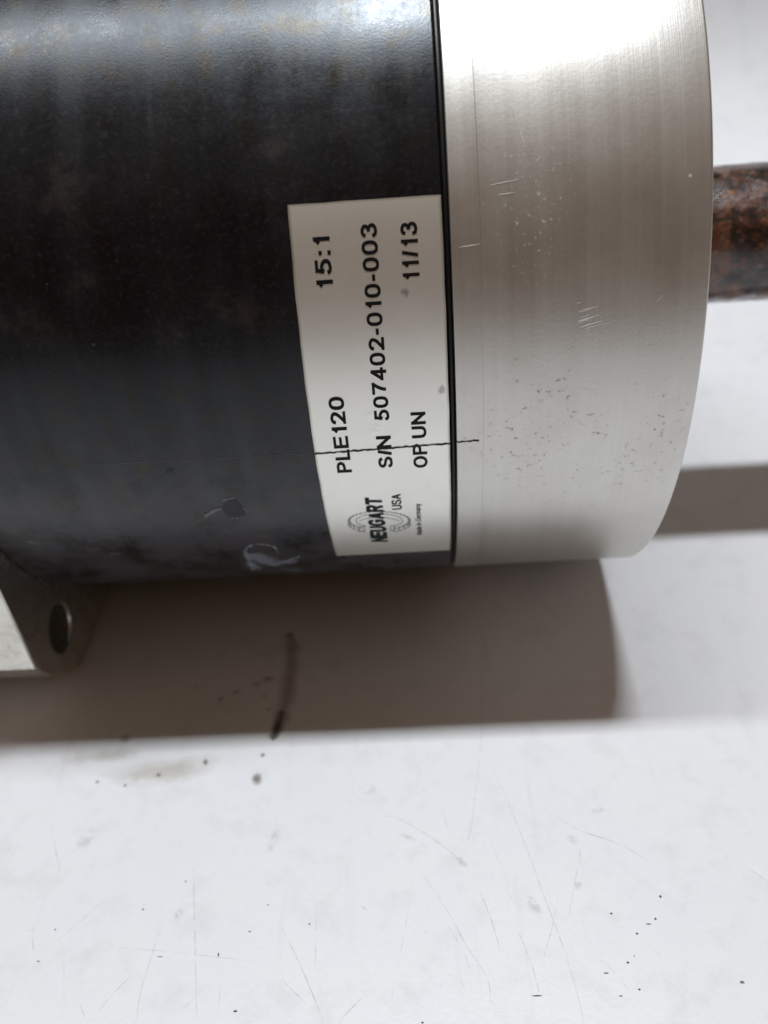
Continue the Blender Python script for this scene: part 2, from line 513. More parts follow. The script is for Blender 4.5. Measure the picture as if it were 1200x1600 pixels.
# ------------------------------------------------------------------ the table
def build_table():
    """one white sheet: flat under the gearbox, sweeping up behind it"""
    prof = [(-0.75, 0.0)] + [(-0.75 + (3.8 * S + 0.75) * i / 6, 0.0) for i in range(1, 7)]
    rad = 1.35 * S  # assumed upsweep added behind, curved so the background shades off to grey
    for i in range(1, 25):
        t = math.radians(78 * i / 24)
        prof.append((3.8 * S + rad * math.sin(t), rad - rad * math.cos(t)))
    y, z = prof[-1]
    prof.append((y + 0.18 * math.cos(math.radians(78)), z + 0.18 * math.sin(math.radians(78))))
    n = len(prof)
    low = []
    for i in range(n):
        p, q = prof[max(0, i - 1)], prof[min(n - 1, i + 1)]
        d = Vector((q[0] - p[0], q[1] - p[1])).normalized()
        low.append((prof[i][0] + d.y * 0.004, prof[i][1] - d.x * 0.004))
    outline = prof + low[::-1]
    k = len(outline)
    verts = [(x, a, b) for x in (-1.2, 1.2) for a, b in outline]
    faces = [(i, (i + 1) % k, k + (i + 1) % k, k + i) for i in range(k)]
    for s in (0, k):
        faces += [(s + i, s + i + 1, s + k - 2 - i, s + k - 1 - i) for i in range(n - 1)]
    me = bpy.data.meshes.new("table_top")
    me.from_pydata(verts, [], faces)
    bm = bmesh.new()
    bm.from_mesh(me)
    bmesh.ops.recalc_face_normals(bm, faces=bm.faces)
    for f in bm.faces:
        f.smooth = True
    for e in bm.edges:
        if len(e.link_faces) == 2 and e.calc_face_angle(0) > math.radians(30):
            e.smooth = False
    bm.to_mesh(me)
    bm.free()
    o = link("table_top", me, M_TABLE)
    o["kind"] = "structure"
    return o

table = build_table()

# ------------------------------------------------------------------ the gearbox
gear = bpy.data.objects.new("gearbox", None)
gear.empty_display_size = 0.02
COL.objects.link(gear)
gear["label"] = "black and silver cylindrical planetary gearbox lying on the white table, rusty shaft at its right"
gear["category"] = "gearbox"

XL, XH, XG, XR = -1.141, 0.0738, 0.0884, 0.6289
def arc(cx, cr, rad, a0, a1, n=5):
    return [(cx + rad * math.cos(math.radians(a0 + (a1 - a0) * i / n)), cr + rad * math.sin(math.radians(a0 + (a1 - a0) * i / n))) for i in range(n + 1)]

prof = [(XL, 0.30), (XL, 0.93)] + arc(XL + 0.012, 0.988, 0.012, 180, 90) + [(XL + 0.3, 1.0), (-0.4, 1.0)] \
       + arc(XH - 0.003, 0.997, 0.003, 90, 0) + [(XH, 0.985), (XH, 0.6)]
housing = lathe("housing", prof, M_HOUSING, gear, 320)
housing["label"] = "black burnished cylindrical housing with scuffs and stains"

seal = lathe("seal_ring", [(XH - 0.004, 0.9), (XH - 0.004, 0.980)] + arc((XH + XG) / 2, 0.980, 0.0072, 170, 10, 6) + [(XG + 0.004, 0.980), (XG + 0.004, 0.9)], M_SEAL, gear)
seal["label"] = "thin black seal between housing and silver ring"

xs = 0.1515          # a faint turned step
prof = [(XG, 0.6), (XG, 0.990)] + arc(XG + 0.0035, 0.9965, 0.0035, 180, 90, 3) + [(xs - 0.0012, 1.0), (xs, 0.9988), (xs + 0.0012, 0.9993), (0.3, 0.9993), (0.5, 0.9993)] \
       + arc(XR - 0.006, 0.9935, 0.006, 90, 0, 4) + [(XR, 0.96), (XR, 0.62), (XR - 0.02, 0.60), (XR - 0.02, 0.42), (XR + 0.02, 0.40), (XR + 0.02, 0.15)]
ring = lathe("output_flange", prof, M_RING, gear, 320)
ring["label"] = "turned bare aluminium front ring with pits and scratches"

def wob(x, th):
    v = Vector((x * 9, math.cos(th) * 2.1, math.sin(th) * 2.1))
    return 0.0022 * noise.noise(v * 1.6) + 0.0014 * noise.noise(v * 5)
rs = 0.208
X0, X1 = XR - 0.05, XR + 1.05
prof = [(X0, 0.05)] + [(X0 + (X1 - 0.02 - X0) * i / 90, rs) for i in range(91)] + [(X1, rs - 0.02), (X1, 0.02)]
shaft = lathe("shaft", prof, M_RUST, gear, 96, wob)
shaft["label"] = "rusty brown output shaft with oily sheen"

# square adapter plate behind the housing, with a hole in each rounded corner
def build_flange():
    bm = bmesh.new()
    a = 1.0
    XA, XB = XL - 0.001, XL - 0.52
    def ringverts(pts, x):
        return [bm.verts.new((x * S, y * S, (z + AX) * S)) for y, z in pts]
    out = []
    c = 0.235
    for k in range(4):
        cs, sn = math.cos(k * math.pi / 2), math.sin(k * math.pi / 2)
        for i in range(9):
            f = i / 8
            bul = 0.030 * 4 * f * (1 - f)
            y, z = a - c * f + bul * 0.707, a - c * (1 - f) + bul * 0.707
            out.append((y * cs - z * sn, y * sn + z * cs))
    ed = 0.004
    inner = [(y * (1 - ed), z * (1 - ed)) for y, z in out]
    holes = []
    for sy in (1, -1):
        for sz in (1, -1):
            holes.append([(sy * 0.80, sz * 0.80, i) for i in range(32)])
    def circ(cy, cz, rad):
        return [(cy + rad * math.cos(2 * math.pi * i / 32), cz + rad * math.sin(2 * math.pi * i / 32)) for i in range(32)]
    def face_set(x, xe, sgn):
        v_in = ringverts(inner, x)
        v_out = ringverts(out, xe)
        n = len(v_in)
        es = []
        for i in range(n):
            j = (i + 1) % n
            es.append(bm.edges.new((v_in[i], v_in[j])))
            bm.faces.new((v_in[i], v_in[j], v_out[j], v_out[i]))
        hv = []
        for hset in holes:
            cy, cz = hset[0][0], hset[0][1]
            c1 = ringverts(circ(cy, cz, 0.082), x)
            c2 = ringverts(circ(cy, cz, 0.077), x - sgn * 0.005)
            for i in range(32):
                j = (i + 1) % 32
                es.append(bm.edges.new((c1[i], c1[j])))
                bm.faces.new((c1[i], c1[j], c2[j], c2[i]))
            hv.append(c2)
        bmesh.ops.triangle_fill(bm, edges=es, use_beauty=True)
        return v_out, hv
    oa, ha = face_set(XA, XA - ed, 1)
    ob, hb = face_set(XB, XB + ed, -1)
    n = len(oa)
    for i in range(n):
        j = (i + 1) % n
        bm.faces.new((oa[i], oa[j], ob[j], ob[i]))
    for c, d in zip(ha, hb):
        for i in range(32):
            j = (i + 1) % 32
            bm.faces.new((c[i], c[j], d[j], d[i]))
    bmesh.ops.recalc_face_normals(bm, faces=bm.faces)
    for f in bm.faces:
        f.smooth = True
    for e in bm.edges:
        if len(e.link_faces) == 2 and e.calc_face_angle(0) > math.radians(25):
            e.smooth = False
    me = bpy.data.meshes.new("mounting_flange")
    bm.to_mesh(me)
    bm.free()
    return link("mounting_flange", me, M_FLANGE, gear)
flange = build_flange()
flange["label"] = "square aluminium mounting plate with a bolt hole in its rounded corner"

# ------------------------------------------------------------------ the sticker
TB, TT, SX0, SX1 = -0.5330, 0.4927, -0.2459, 0.0727
def build_sticker():
    nth, nx = 120, 24
    rad = 1.0028
    verts, faces, uvs = [], [], []
    for j in range(nth + 1):
        th = TB + (TT - TB) * j / nth
        for i in range(nx + 1):
            x = SX0 + (SX1 - SX0) * i / nx
            # tiny unevenness of the foil and its cut edge
            d = 0.0004 * noise.noise(Vector((x * 9, th * 9, 3.0)))
            ex = 0.0010 * noise.noise(Vector((th * 14, 7.0, 1.0))) if i in (0, nx) else 0.0
            et = 0.0012 * noise.noise(Vector((x * 20, 2.0, 5.0))) if j in (0, nth) else 0.0
            verts.append(pt(x + ex, th + et, rad + d * 0.5))
            uvs.append((x, th))
    k = nx + 1
    for j in range(nth):
        for i in range(nx):
            faces.append((j * k + i, j * k + i + 1, j * k + k + i + 1, j * k + k + i))
    top = len(verts)
    border = [i for i in range(k)] + [j * k + nx for j in range(1, nth + 1)] + [nth * k + i for i in range(nx - 1, -1, -1)] + [j * k for j in range(nth - 1, 0, -1)]
    for b in border:
        x, th = uvs[b]
        verts.append(pt(x, th, 0.9995))
        uvs.append((x, th))
    nb = len(border)
    for i in range(nb):
        j = (i + 1) % nb
        faces.append((border[i], top + i, top + j, border[j]))
    me = bpy.data.meshes.new("name_plate")
    me.from_pydata(verts, [], faces)
    ul = me.uv_layers.new(name='cyl')
    for lp in me.loops:
        ul.data[lp.index].uv = uvs[lp.vertex_index]
    bm = bmesh.new()
    bm.from_mesh(me)
    bmesh.ops.recalc_face_normals(bm, faces=bm.faces)
    for f in bm.faces:
        f.smooth = True
    for e in bm.edges:
        if len(e.link_faces) == 2 and e.calc_face_angle(0) > math.radians(40):
            e.smooth = False
    bm.to_mesh(me)
    bm.free()
    return link("name_plate", me, M_STICKER, gear)
sticker = build_sticker()
sticker["label"] = "silver foil sticker with black print wrapped round the housing"

RI = 1.0036          # radius of the printed ink
def print_line(s, xbase, cap, t0, t1, weight, gap, space, mat=None, slant=0.0):
    ribs, tot = text_ribs(s, weight, gap, space)
    k = (t1 - t0) / (tot + 0.0)
    ribs = densify(ribs, 0.25)
    def place(v, dz):
        return pt(xbase - cap * v.y, t0 + k * (v.x + slant * v.y), RI + dz)
    o = ribbons_mesh("lettering", ribs, place, mat or M_INK, sticker, 0.000004)
    return o

def lettering(s, text, *a, **k):
    o = print_line(s, *a, **k)
    o["label"] = "printed text " + text
    return o
lettering("PLE120", "PLE120", -0.1635, 0.0353, -0.1345, 0.0785, 0.185, 0.105, 0.3)
lettering("15:1", "15:1", -0.1635, 0.0353, 0.3175, 0.4280, 0.185, 0.150, 0.3)
lettering("S/N", "S/N", -0.0640, 0.0345, -0.1265, -0.0310, 0.185, 0.090, 0.3)
lettering("507402-010-003", "507402-010-003", -0.0635, 0.0345, 0.0105, 0.4455, 0.185, 0.125, 0.3)
lettering("OP UN", "OP UN", 0.0188, 0.0340, -0.1320, 0.0280, 0.185, 0.120, 0.27)
lettering("11/13", "11/13", 0.0205, 0.0355, 0.3240, 0.4430, 0.185, 0.130, 0.3)
lettering("NEUGART", "NEUGART", -0.0965, 0.0450, -0.4450, -0.2320, 0.235, 0.06, 0.3, mat=M_INK2, slant=0.12)
lettering("USA", "USA", -0.0510, 0.0250, -0.2820, -0.2200, 0.17, 0.09, 0.3, mat=M_INK2)
lettering("Made in Germany", "Made in Germany", -0.0040, 0.0150, -0.4120, -0.2630, 0.125, 0.12, 0.36, mat=M_INK2)

SCRATCHES = [[(0.1192, -1.2229), (0.0882, -1.3914), (0.0688, -1.4598)], [(0.1593, -1.2248), (0.2141, -1.4337), (0.2486, -1.5989), (0.2754, -1.7238), (0.2892, -1.8167), (0.2946, -1.8868)], [(-0.048, -1.5301), (0.0112, -1.6312), (0.0516, -1.7171), (0.0908, -1.7835), (0.0958, -1.8456)], [(-0.146, -1.3627), (-0.0945, -1.3792), (0.0045, -1.4528), (0.051, -1.5035)], [(0.0804, -1.5432), (0.1113, -1.6424), (0.1292, -1.7305)], [(0.1759, -1.6832), (0.1964, -1.7579), (0.206, -1.8214)], [(-0.0725, -1.5378), (-0.0908, -1.6516), (-0.1303, -1.8399)], [(0.0026, -1.6468), (0.0431, -1.7317), (0.0565, -1.7719)], [(0.0096, -1.3499), (0.0237, -1.4076)], [(0.2835, -1.6001), (0.2623, -1.6628), (0.2278, -1.7444)], [(0.2825, -1.3613), (0.3571, -1.4209), (0.4626, -1.4704), (0.5167, -1.5163)], [(0.3672, -1.4578), (0.3346, -1.5523), (0.2977, -1.6562)], [(0.1303, -1.4395), (0.1541, -1.5288)], [(0.3584, -1.7554), (0.3931, -1.7988), (0.4235, -1.854)], [(0.1706, -1.5963), (0.1554, -1.628)], [(0.7492, -1.5334), (0.7893, -1.5767)], [(0.0317, -1.7889), (0.0424, -1.8239)], [(-0.6881, -1.6166), (-0.7019, -1.7024), (-0.7115, -1.7972), (-0.7068, -1.8659)], [(-0.7907, -1.6921), (-0.7019, -1.7024), (-0.606, -1.7142), (-0.4487, -1.7359)], [(-0.4047, -1.6417), (-0.3409, -1.7499), (-0.2809, -1.8696)], [(-0.642, -1.4913), (-0.6012, -1.6977), (-0.5694, -1.8559)], [(-0.8542, -1.57), (-0.9103, -1.6337), (-0.9472, -1.672)], [(-0.7429, -1.7606), (-0.784, -1.8093), (-0.7994, -1.8366)], [(-0.313, -1.5964), (-0.3058, -1.7654)], [(-1.1336, -1.4091), (-1.1495, -1.4638)], [(-0.5742, -1.8078), (-0.6308, -1.8611)], [(-0.931, -1.6725), (-0.8781, -1.8483)], [(-1.0595, -1.3643), (-0.9926, -1.4963)], [(-0.3836, -1.7776), (-0.3195, -1.8351)], [(-0.7731, -1.4136), (-0.763, -1.3373)], [(-0.8485, -1.8216), (-0.8237, -1.8564)], [(-0.2008, -1.6082), (-0.1887, -1.6207)], [(-0.526, -1.7809), (-0.5217, -1.8333)], [(-0.1958, -1.8246), (-0.245, -1.8705)], [(-1.0251, -1.63), (-0.9975, -1.7013)], [(0.191, -0.5584), (0.1425, -1.0687), (0.1201, -1.223)], [(-0.0327, -1.0596), (-0.0267, -1.1062)]]
CRUMBS = [(0.5286, -1.61, 0.0049, 0.0049, -1.82), (0.5031, -1.6643, 0.0047, 0.0039, -1.81), (0.4525, -1.6978, 0.0045, 0.0037, -0.02), (0.4167, -1.7628, 0.0043, 0.0036, -0.02), (0.4294, -1.8218, 0.0049, 0.0028, -0.02), (0.4592, -1.8335, 0.0021, 0.0021, -1.79), (0.3861, -1.8349, 0.0063, 0.0021, -0.02), (0.3635, -1.7847, 0.0086, 0.0022, -0.02), (0.4852, -1.676, 0.0097, 0.0022, -0.04), (0.1999, -1.8294, 0.0171, 0.0021, -0.03), (0.4022, -1.6479, 0.0046, 0.003, -0.03), (0.337, -1.679, 0.003, 0.0023, -0.03), (0.4808, -1.7136, 0.0023, 0.0023, -1.79), (0.3961, -1.8182, 0.0021, 0.0021, -1.79), (0.6588, -1.8115, 0.007, 0.0021, -0.02), (0.6593, -1.8143, 0.0084, 0.0014, -0.02), (0.4034, -1.8654, 0.0021, 0.0014, -0.02), (0.4691, -1.6144, 0.0025, 0.0025, -1.8), (0.6117, -1.6793, 0.0023, 0.0023, -1.85), (0.6174, -1.7006, 0.0016, 0.0016, -1.83), (0.248, -1.8279, 0.0021, 0.0021, -1.74), (-0.0895, -1.7892, 0.0022, 0.0014, -1.59), (-0.119, -1.7813, 0.0021, 0.0021, -1.57), (-0.0593, -1.8789, 0.0043, 0.0028, -0.02), (0.4723, -1.654, 0.0024, 0.0024, -1.81), (0.4282, -1.7538, 0.0029, 0.0022, -0.03), (0.4344, -1.7489, 0.0037, 0.0015, -0.03), (0.4697, -1.8078, 0.0021, 0.0014, -0.05), (0.6272, -1.5759, 0.0025, 0.0025, -1.85), (0.5416, -1.696, 0.0015, 0.0015, -1.8), (0.4566, -1.7725, 0.0022, 0.0014, -0.02), (0.5793, -1.7596, 0.0015, 0.0015, -1.84), (0.0073, -1.7008, 0.0023, 0.0023, -1.61), (0.4089, -1.4368, 0.0028, 0.0028, -1.77), (0.6698, -1.6148, 0.0025, 0.0025, -1.86), (0.5668, -1.6137, 0.0016, 0.0016, -1.82), (0.3403, -1.7146, 0.0022, 0.0022, -1.75), (0.7515, -1.6615, 0.0024, 0.0024, -1.89), (0.0677, -1.8827, 0.002, 0.002, -1.65), (-0.0785, -1.8513, 0.002, 0.002, -1.6), (0.5708, -1.7897, 0.0014, 0.0014, -1.86), (0.5248, -1.8618, 0.0013, 0.0013, -1.83), (-0.6559, -1.5301, 0.0035, 0.0035, -1.38), (-0.4346, -1.636, 0.0032, 0.0032, -1.44), (-0.3275, -1.6504, 0.004, 0.0032, -1.49), (-0.6284, -1.59, 0.0025, 0.0025, -1.39), (-0.4832, -1.8445, 0.0074, 0.0029, -0.03), (-0.5413, -1.7169, 0.0061, 0.0031, -1.42), (-0.7509, -1.5999, 0.0041, 0.0025, -0.02), (-0.9614, -1.644, 0.0034, 0.0025, -1.27), (-0.9796, -1.72, 0.004, 0.0024, -0.04), (-0.5792, -1.6177, 0.0024, 0.0024, -1.41), (-0.387, -1.7811, 0.003, 0.0023, -0.03), (-0.443, -1.7522, 0.0023, 0.0015, -0.02), (-0.8553, -1.3801, 0.003, 0.003, -1.33), (-0.6829, -1.718, 0.011, 0.0016, -0.03), (-0.4347, -1.5989, 0.0048, 0.0016, -0.03), (-0.4731, -1.6639, 0.0048, 0.0024, -0.03), (-0.5818, -1.6738, 0.0016, 0.0016, -1.38), (-0.2089, -1.7479, 0.0022, 0.0022, -1.55), (-0.1828, -1.8167, 0.0021, 0.0021, -1.55), (-0.8407, -1.7403, 0.0024, 0.0016, -0.02), (-0.7613, -1.7157, 0.0024, 0.0016, -0.02), (-0.8759, -1.4539, 0.0028, 0.0028, -1.32)]
EMBLEM = [[(-0.1582, -0.3628), (-0.1614, -0.3611), (-0.1605, -0.3569), (-0.1632, -0.3553), (-0.1702, -0.3558), (-0.1729, -0.3539), (-0.1706, -0.35), (-0.1728, -0.3482), (-0.18, -0.3478), (-0.1821, -0.3457), (-0.1785, -0.3424), (-0.1801, -0.3404), (-0.1872, -0.3393), (-0.1885, -0.3371), (-0.1838, -0.3343), (-0.1848, -0.3323), (-0.1915, -0.3305), (-0.1921, -0.3283), (-0.1865, -0.3262), (-0.1867, -0.3241), (-0.1928, -0.3217), (-0.1927, -0.3196), (-0.1863, -0.3182), (-0.1858, -0.3163), (-0.1911, -0.3133), (-0.1902, -0.3113), (-0.1834, -0.3107), (-0.1822, -0.309), (-0.1865, -0.3056), (-0.1849, -0.3039), (-0.1778, -0.304), (-0.176, -0.3024), (-0.1791, -0.2989), (-0.1769, -0.2973), (-0.1698, -0.2982), (-0.1675, -0.2969), (-0.1693, -0.2932), (-0.1665, -0.292), (-0.1598, -0.2935), (-0.1569, -0.2926), (-0.1574, -0.2889), (-0.1542, -0.288), (-0.1479, -0.2901), (-0.1448, -0.2895), (-0.1439, -0.286), (-0.1403, -0.2855), (-0.1348, -0.2881), (-0.1314, -0.2878), (-0.1292, -0.2845), (-0.1254, -0.2844), (-0.1209, -0.2875), (-0.1173, -0.2876), (-0.1139, -0.2847), (-0.11, -0.2849), (-0.1066, -0.2884), (-0.103, -0.2888), (-0.0985, -0.2863), (-0.0947, -0.287), (-0.0925, -0.2906), (-0.0891, -0.2914), (-0.0836, -0.2895), (-0.08, -0.2905), (-0.0791, -0.2942), (-0.0759, -0.2953), (-0.0697, -0.294), (-0.0665, -0.2954), (-0.0669, -0.299), (-0.0641, -0.3004), (-0.0574, -0.2999), (-0.0546, -0.3015), (-0.0563, -0.305), (-0.054, -0.3066), (-0.047, -0.3068), (-0.0447, -0.3087), (-0.0478, -0.3118), (-0.046, -0.3137), (-0.0389, -0.3146), (-0.0373, -0.3166), (-0.0416, -0.3194), (-0.0404, -0.3214), (-0.0336, -0.323), (-0.0327, -0.3252), (-0.038, -0.3274), (-0.0375, -0.3294), (-0.0312, -0.3318), (-0.031, -0.334), (-0.0372, -0.3355), (-0.0374, -0.3375), (-0.0318, -0.3405), (-0.0324, -0.3427), (-0.0391, -0.3435), (-0.0401, -0.3455), (-0.0354, -0.349), (-0.0368, -0.351), (-0.0439, -0.351), (-0.0455, -0.3528), (-0.0419, -0.3568), (-0.044, -0.3586), (-0.0512, -0.3578), (-0.0534, -0.3593), (-0.0512, -0.3636), (-0.0539, -0.3651), (-0.0609, -0.3635), (-0.0637, -0.3647), (-0.0628, -0.3691), (-0.066, -0.3702), (-0.0726, -0.3678), (-0.0758, -0.3687), (-0.0763, -0.373)], [(-0.1485, -0.3515), (-0.1542, -0.3481), (-0.1593, -0.3445), (-0.1636, -0.3406), (-0.167, -0.3366), (-0.1695, -0.3324), (-0.1711, -0.3282), (-0.1717, -0.324), (-0.1713, -0.3199), (-0.17, -0.316), (-0.1678, -0.3123), (-0.1646, -0.3089), (-0.1607, -0.3058), (-0.1559, -0.303), (-0.1504, -0.3007), (-0.1444, -0.2988), (-0.1378, -0.2973), (-0.1308, -0.2964), (-0.1236, -0.2959), (-0.1161, -0.2959), (-0.1086, -0.2965), (-0.1011, -0.2975), (-0.0938, -0.299), (-0.0868, -0.3009), (-0.0801, -0.3033), (-0.074, -0.3061), (-0.0685, -0.3092), (-0.0637, -0.3126), (-0.0596, -0.3164), (-0.0564, -0.3203), (-0.054, -0.3244), (-0.0526, -0.3285), (-0.0522, -0.3327), (-0.0527, -0.3369), (-0.0542, -0.3409), (-0.0567, -0.3448), (-0.06, -0.3484), (-0.0643, -0.3517), (-0.0693, -0.3546), (-0.075, -0.3571)], [(-0.1632, -0.3238), (-0.1601, -0.3217), (-0.1566, -0.3198), (-0.1528, -0.3181), (-0.1486, -0.3166), (-0.1442, -0.3154), (-0.1395, -0.3144), (-0.1346, -0.3136), (-0.1295, -0.3131), (-0.1243, -0.3128), (-0.119, -0.3128), (-0.1136, -0.3131), (-0.1083, -0.3136), (-0.103, -0.3143), (-0.0977, -0.3153), (-0.0926, -0.3166), (-0.0877, -0.3181), (-0.0829, -0.3197), (-0.0784, -0.3216), (-0.0742, -0.3237), (-0.0703, -0.326), (-0.0668, -0.3284), (-0.0636, -0.331), (-0.0608, -0.3337)], [(-0.153, -0.3601), (-0.1538, -0.3813)], [(-0.1666, -0.3531), (-0.1676, -0.3739)], [(-0.1786, -0.3441), (-0.1796, -0.3644)], [(-0.1871, -0.3342), (-0.1881, -0.354)], [(-0.1912, -0.3255), (-0.1922, -0.345)], [(-0.1942, -0.3364), (-0.1938, -0.34), (-0.193, -0.3437), (-0.1917, -0.3473), (-0.1899, -0.351), (-0.1877, -0.3546), (-0.185, -0.3582), (-0.1818, -0.3617), (-0.1782, -0.3651), (-0.1742, -0.3684), (-0.1698, -0.3716), (-0.1651, -0.3745), (-0.16, -0.3773), (-0.1546, -0.3799)], [(-0.0761, -0.3681), (-0.0772, -0.3882)], [(-0.0616, -0.3638), (-0.0625, -0.3838)], [(-0.0484, -0.3572), (-0.0493, -0.3768)], [(-0.0387, -0.3489), (-0.0395, -0.3681)], [(-0.0334, -0.341), (-0.0341, -0.3598)], [(-0.0319, -0.3526), (-0.0328, -0.3562), (-0.0341, -0.3597), (-0.0359, -0.3632), (-0.0382, -0.3665), (-0.0409, -0.3698), (-0.0441, -0.3728), (-0.0478, -0.3757), (-0.0518, -0.3784), (-0.0562, -0.3809), (-0.061, -0.3831), (-0.0661, -0.3851), (-0.0715, -0.3868), (-0.0772, -0.3882)], [(-0.1676, -0.354), (-0.1526, -0.3513), (-0.1536, -0.3745), (-0.1685, -0.378), (-0.1676, -0.354)], [(-0.085, -0.3582), (-0.075, -0.3556), (-0.0757, -0.379), (-0.0853, -0.3805), (-0.085, -0.3582)]]


ribs = []
for s in EMBLEM:
    L, R = ribbon(s, 0.00085)
    ribs.append((L, R, False))
emb = ribbons_mesh("gear_emblem", ribs, lambda v, dz: pt(v.x, v.y, RI - 0.0003 + dz), M_LINE, sticker, 0.000003)
emb["label"] = "thin line drawing of an open gear ring"

# the score line that runs along the gearbox through the sticker
def score(name, x0, x1, t0, t1, rad, hw, mat, parent, seed, n=60):
    rnd = random.Random(seed)
    p = []
    for i in range(n + 1):
        f = i / n
        p.append((x0 + (x1 - x0) * f, t0 + (t1 - t0) * f + rnd.uniform(-1, 1) * hw * 0.5))
    ws = [hw * rnd.uniform(0.55, 1.3) for _ in p]
    L, R = ribbon(p, lambda f: ws[min(n, int(f * n + 0.5))])
    return ribbons_mesh(name, [(L, R, False)], lambda v, dz: pt(v.x, v.y, rad), mat, parent)
score("score_line", -0.2462, 0.0735, -0.0712, -0.0628, RI + 0.0004, 0.0021, M_SCORE, sticker, 1)
score("score_line", XG + 0.0005, 0.141, -0.0625, -0.0605, 1.0006, 0.0022, M_SCORE, ring, 2, 20)
score("score_line", -0.78, -0.2465, -0.0690, -0.0712, 1.0005, 0.0009, M_PALE, housing, 3, 90)

# scraped scratches on the silver ring
ribs = []
for (x0, t0, x1, t1, w) in [(0.360, 0.1985, 0.422, 0.2125, .0012), (0.356, 0.2040, 0.408, 0.2165, .0017), (0.352, 0.2150, 0.388, 0.2245, .0012),
                            (0.352, 0.2180, 0.400, 0.2290, .0013), (0.356, 0.2250, 0.380, 0.2310, .0008), (0.356, 0.2370, 0.396, 0.2480, .0009),
                            (0.355, 0.2400, 0.385, 0.2475, .0006), (0.350, 0.2560, 0.364, 0.2590, .0006),
                            (0.175, 0.505, 0.232, 0.512, .0006), (0.19, 0.485, 0.225, 0.487, .0007), (0.225, 0.66, 0.250, 0.57, .0006),
                            (0.105, 0.386, 0.150, 0.390, .0009), (0.52, 0.25, 0.532, 0.262, .0006), (0.335, 0.155, 0.352, 0.165, .0006)]:
    p = [(x0 + (x1 - x0) * i / 8, t0 + (t1 - t0) * i / 8 + 0.0006 * math.sin(i * 2.3 + x0 * 90)) for i in range(9)]
    L, R = ribbon(p, lambda f, w=w: 1.35 * w * (0.25 + 1.5 * f * (1 - f) * (1.6 - f)))
    ribs.append((L, R, False))
scr = ribbons_mesh("scratch_marks", ribs, lambda v, dz: pt(v.x, v.y, 1.0004), M_BARE, ring)
scr["label"] = "bright scraped scratches"
scr["kind"] = "stuff"

# ------------------------------------------------------------------ marks and grit on the table
ribs = []
rnd = random.Random(5)
for k, s in enumerate(SCRATCHES):
    p = catmull(s, 8) if len(s) > 2 else [(s[0][0] + (s[1][0] - s[0][0]) * i / 6, s[0][1] + (s[1][1] - s[0][1]) * i / 6) for i in range(7)]
    w0 = rnd.uniform(0.0008, 0.0017)
    L, R = ribbon(p, lambda f: w0 * (0.3 + 2.4 * f * (1 - f)))
    ribs.append((L, R, False))
scuffs = ribbons_mesh("scuff_marks", ribs, lambda v, dz: (v.x * S, v.y * S, 0.00003 + dz), M_SCUFF, table, 0.0000008)
scuffs["kind"] = "stuff"

def patches(name, items, place, mat, parent):
    verts, faces, uvs = [], [], []
    for k, (cx, cy_, rx, ry, rot) in enumerate(items):
        base = len(verts)
        seg = 24
        rings = (0.0, 0.35, 0.7, 1.05, 1.4)
        for q in rings:
            for j in range(seg):
                t = 2 * math.pi * j / seg
                a, b = q * math.cos(t), q * math.sin(t)
                x, y = a * rx, b * ry
                verts.append(place(Vector((cx + x * math.cos(rot) - y * math.sin(rot), cy_ + x * math.sin(rot) + y * math.cos(rot))), k))
                uvs.append((a, b))
        for i in range(len(rings) - 1):
            for j in range(seg):
                n = (j + 1) % seg
                faces.append((base + i * seg + j, base + i * seg + seg + j, base + i * seg + seg + n, base + i * seg + n))
    me = bpy.data.meshes.new(name)
    me.from_pydata(verts, [], faces)
    ul = me.uv_layers.new(name='cyl')
    for lp in me.loops:
        ul.data[lp.index].uv = uvs[lp.vertex_index]
    me.validate()
    o = link(name, me, mat, parent)
    o["kind"] = "stuff"
    return o

def flat(h):
    return lambda v, k: (v.x * S, v.y * S, h + k * 0.0000015)
def round_(r):
    return lambda v, k: pt(v.x, v.y, r + k * 0.00005)
patches("oil_spots", [(-0.470, -0.675, 0.034, 0.018, 0), (-0.515, -0.862, 0.030, 0.016, 0.3), (-0.552, -0.882, 0.028, 0.014, 0.3), (-0.655, -0.936, 0.016, 0.016, 0),
                      (-0.61, -0.91, 0.022, 0.010, 0.3), (-0.925, -1.07, 0.026, 0.022, 0.2), (-0.745, -0.885, 0.014, 0.010, 0),
                      (-0.52, -0.93, 0.008, 0.012, 0), (-0.50, -0.985, 0.008, 0.010, 0)], flat(0.00004), M_OIL, table)

def strokes(name, items, place, mat, parent):
    """tapered smears; the UV map runs from the middle line (0) to the edges (1)"""
    verts, faces, uvs = [], [], []
    for k, (p, w) in enumerate(items):
        p = catmull(p, 6) if len(p) > 2 else [(p[0][0] + (p[1][0] - p[0][0]) * i / 6, p[0][1] + (p[1][1] - p[0][1]) * i / 6) for i in range(7)]
        L, R = ribbon(p, lambda f, w=w: w * min(1.0, 0.15 + 6 * f * (1 - f)))
        b = len(verts)
        for q, (l, r) in enumerate(zip(L, R)):
            for v, u in ((l, -1.3), ((l + r) / 2, 0.0), (r, 1.3)):
                verts.append(place(v, k))
                uvs.append((0.0, u))
            if q:
                c = b + 3 * q
                faces.append((c - 3, c - 2, c + 1, c))
                faces.append((c - 2, c - 1, c + 2, c + 1))
    me = bpy.data.meshes.new(name)
    me.from_pydata(verts, [], faces)
    ul = me.uv_layers.new(name='cyl')
    for lp in me.loops:
        ul.data[lp.index].uv = uvs[lp.vertex_index]
    o = link(name, me, mat, parent)
    o["kind"] = "stuff"
    return o
strokes("oil_stain", [([(-0.462, -0.66), (-0.450, -0.76), (-0.446, -0.88), (-0.452, -0.98), (-0.470, -1.09)], 0.060)], flat(0.00002), M_OILRUN, table)
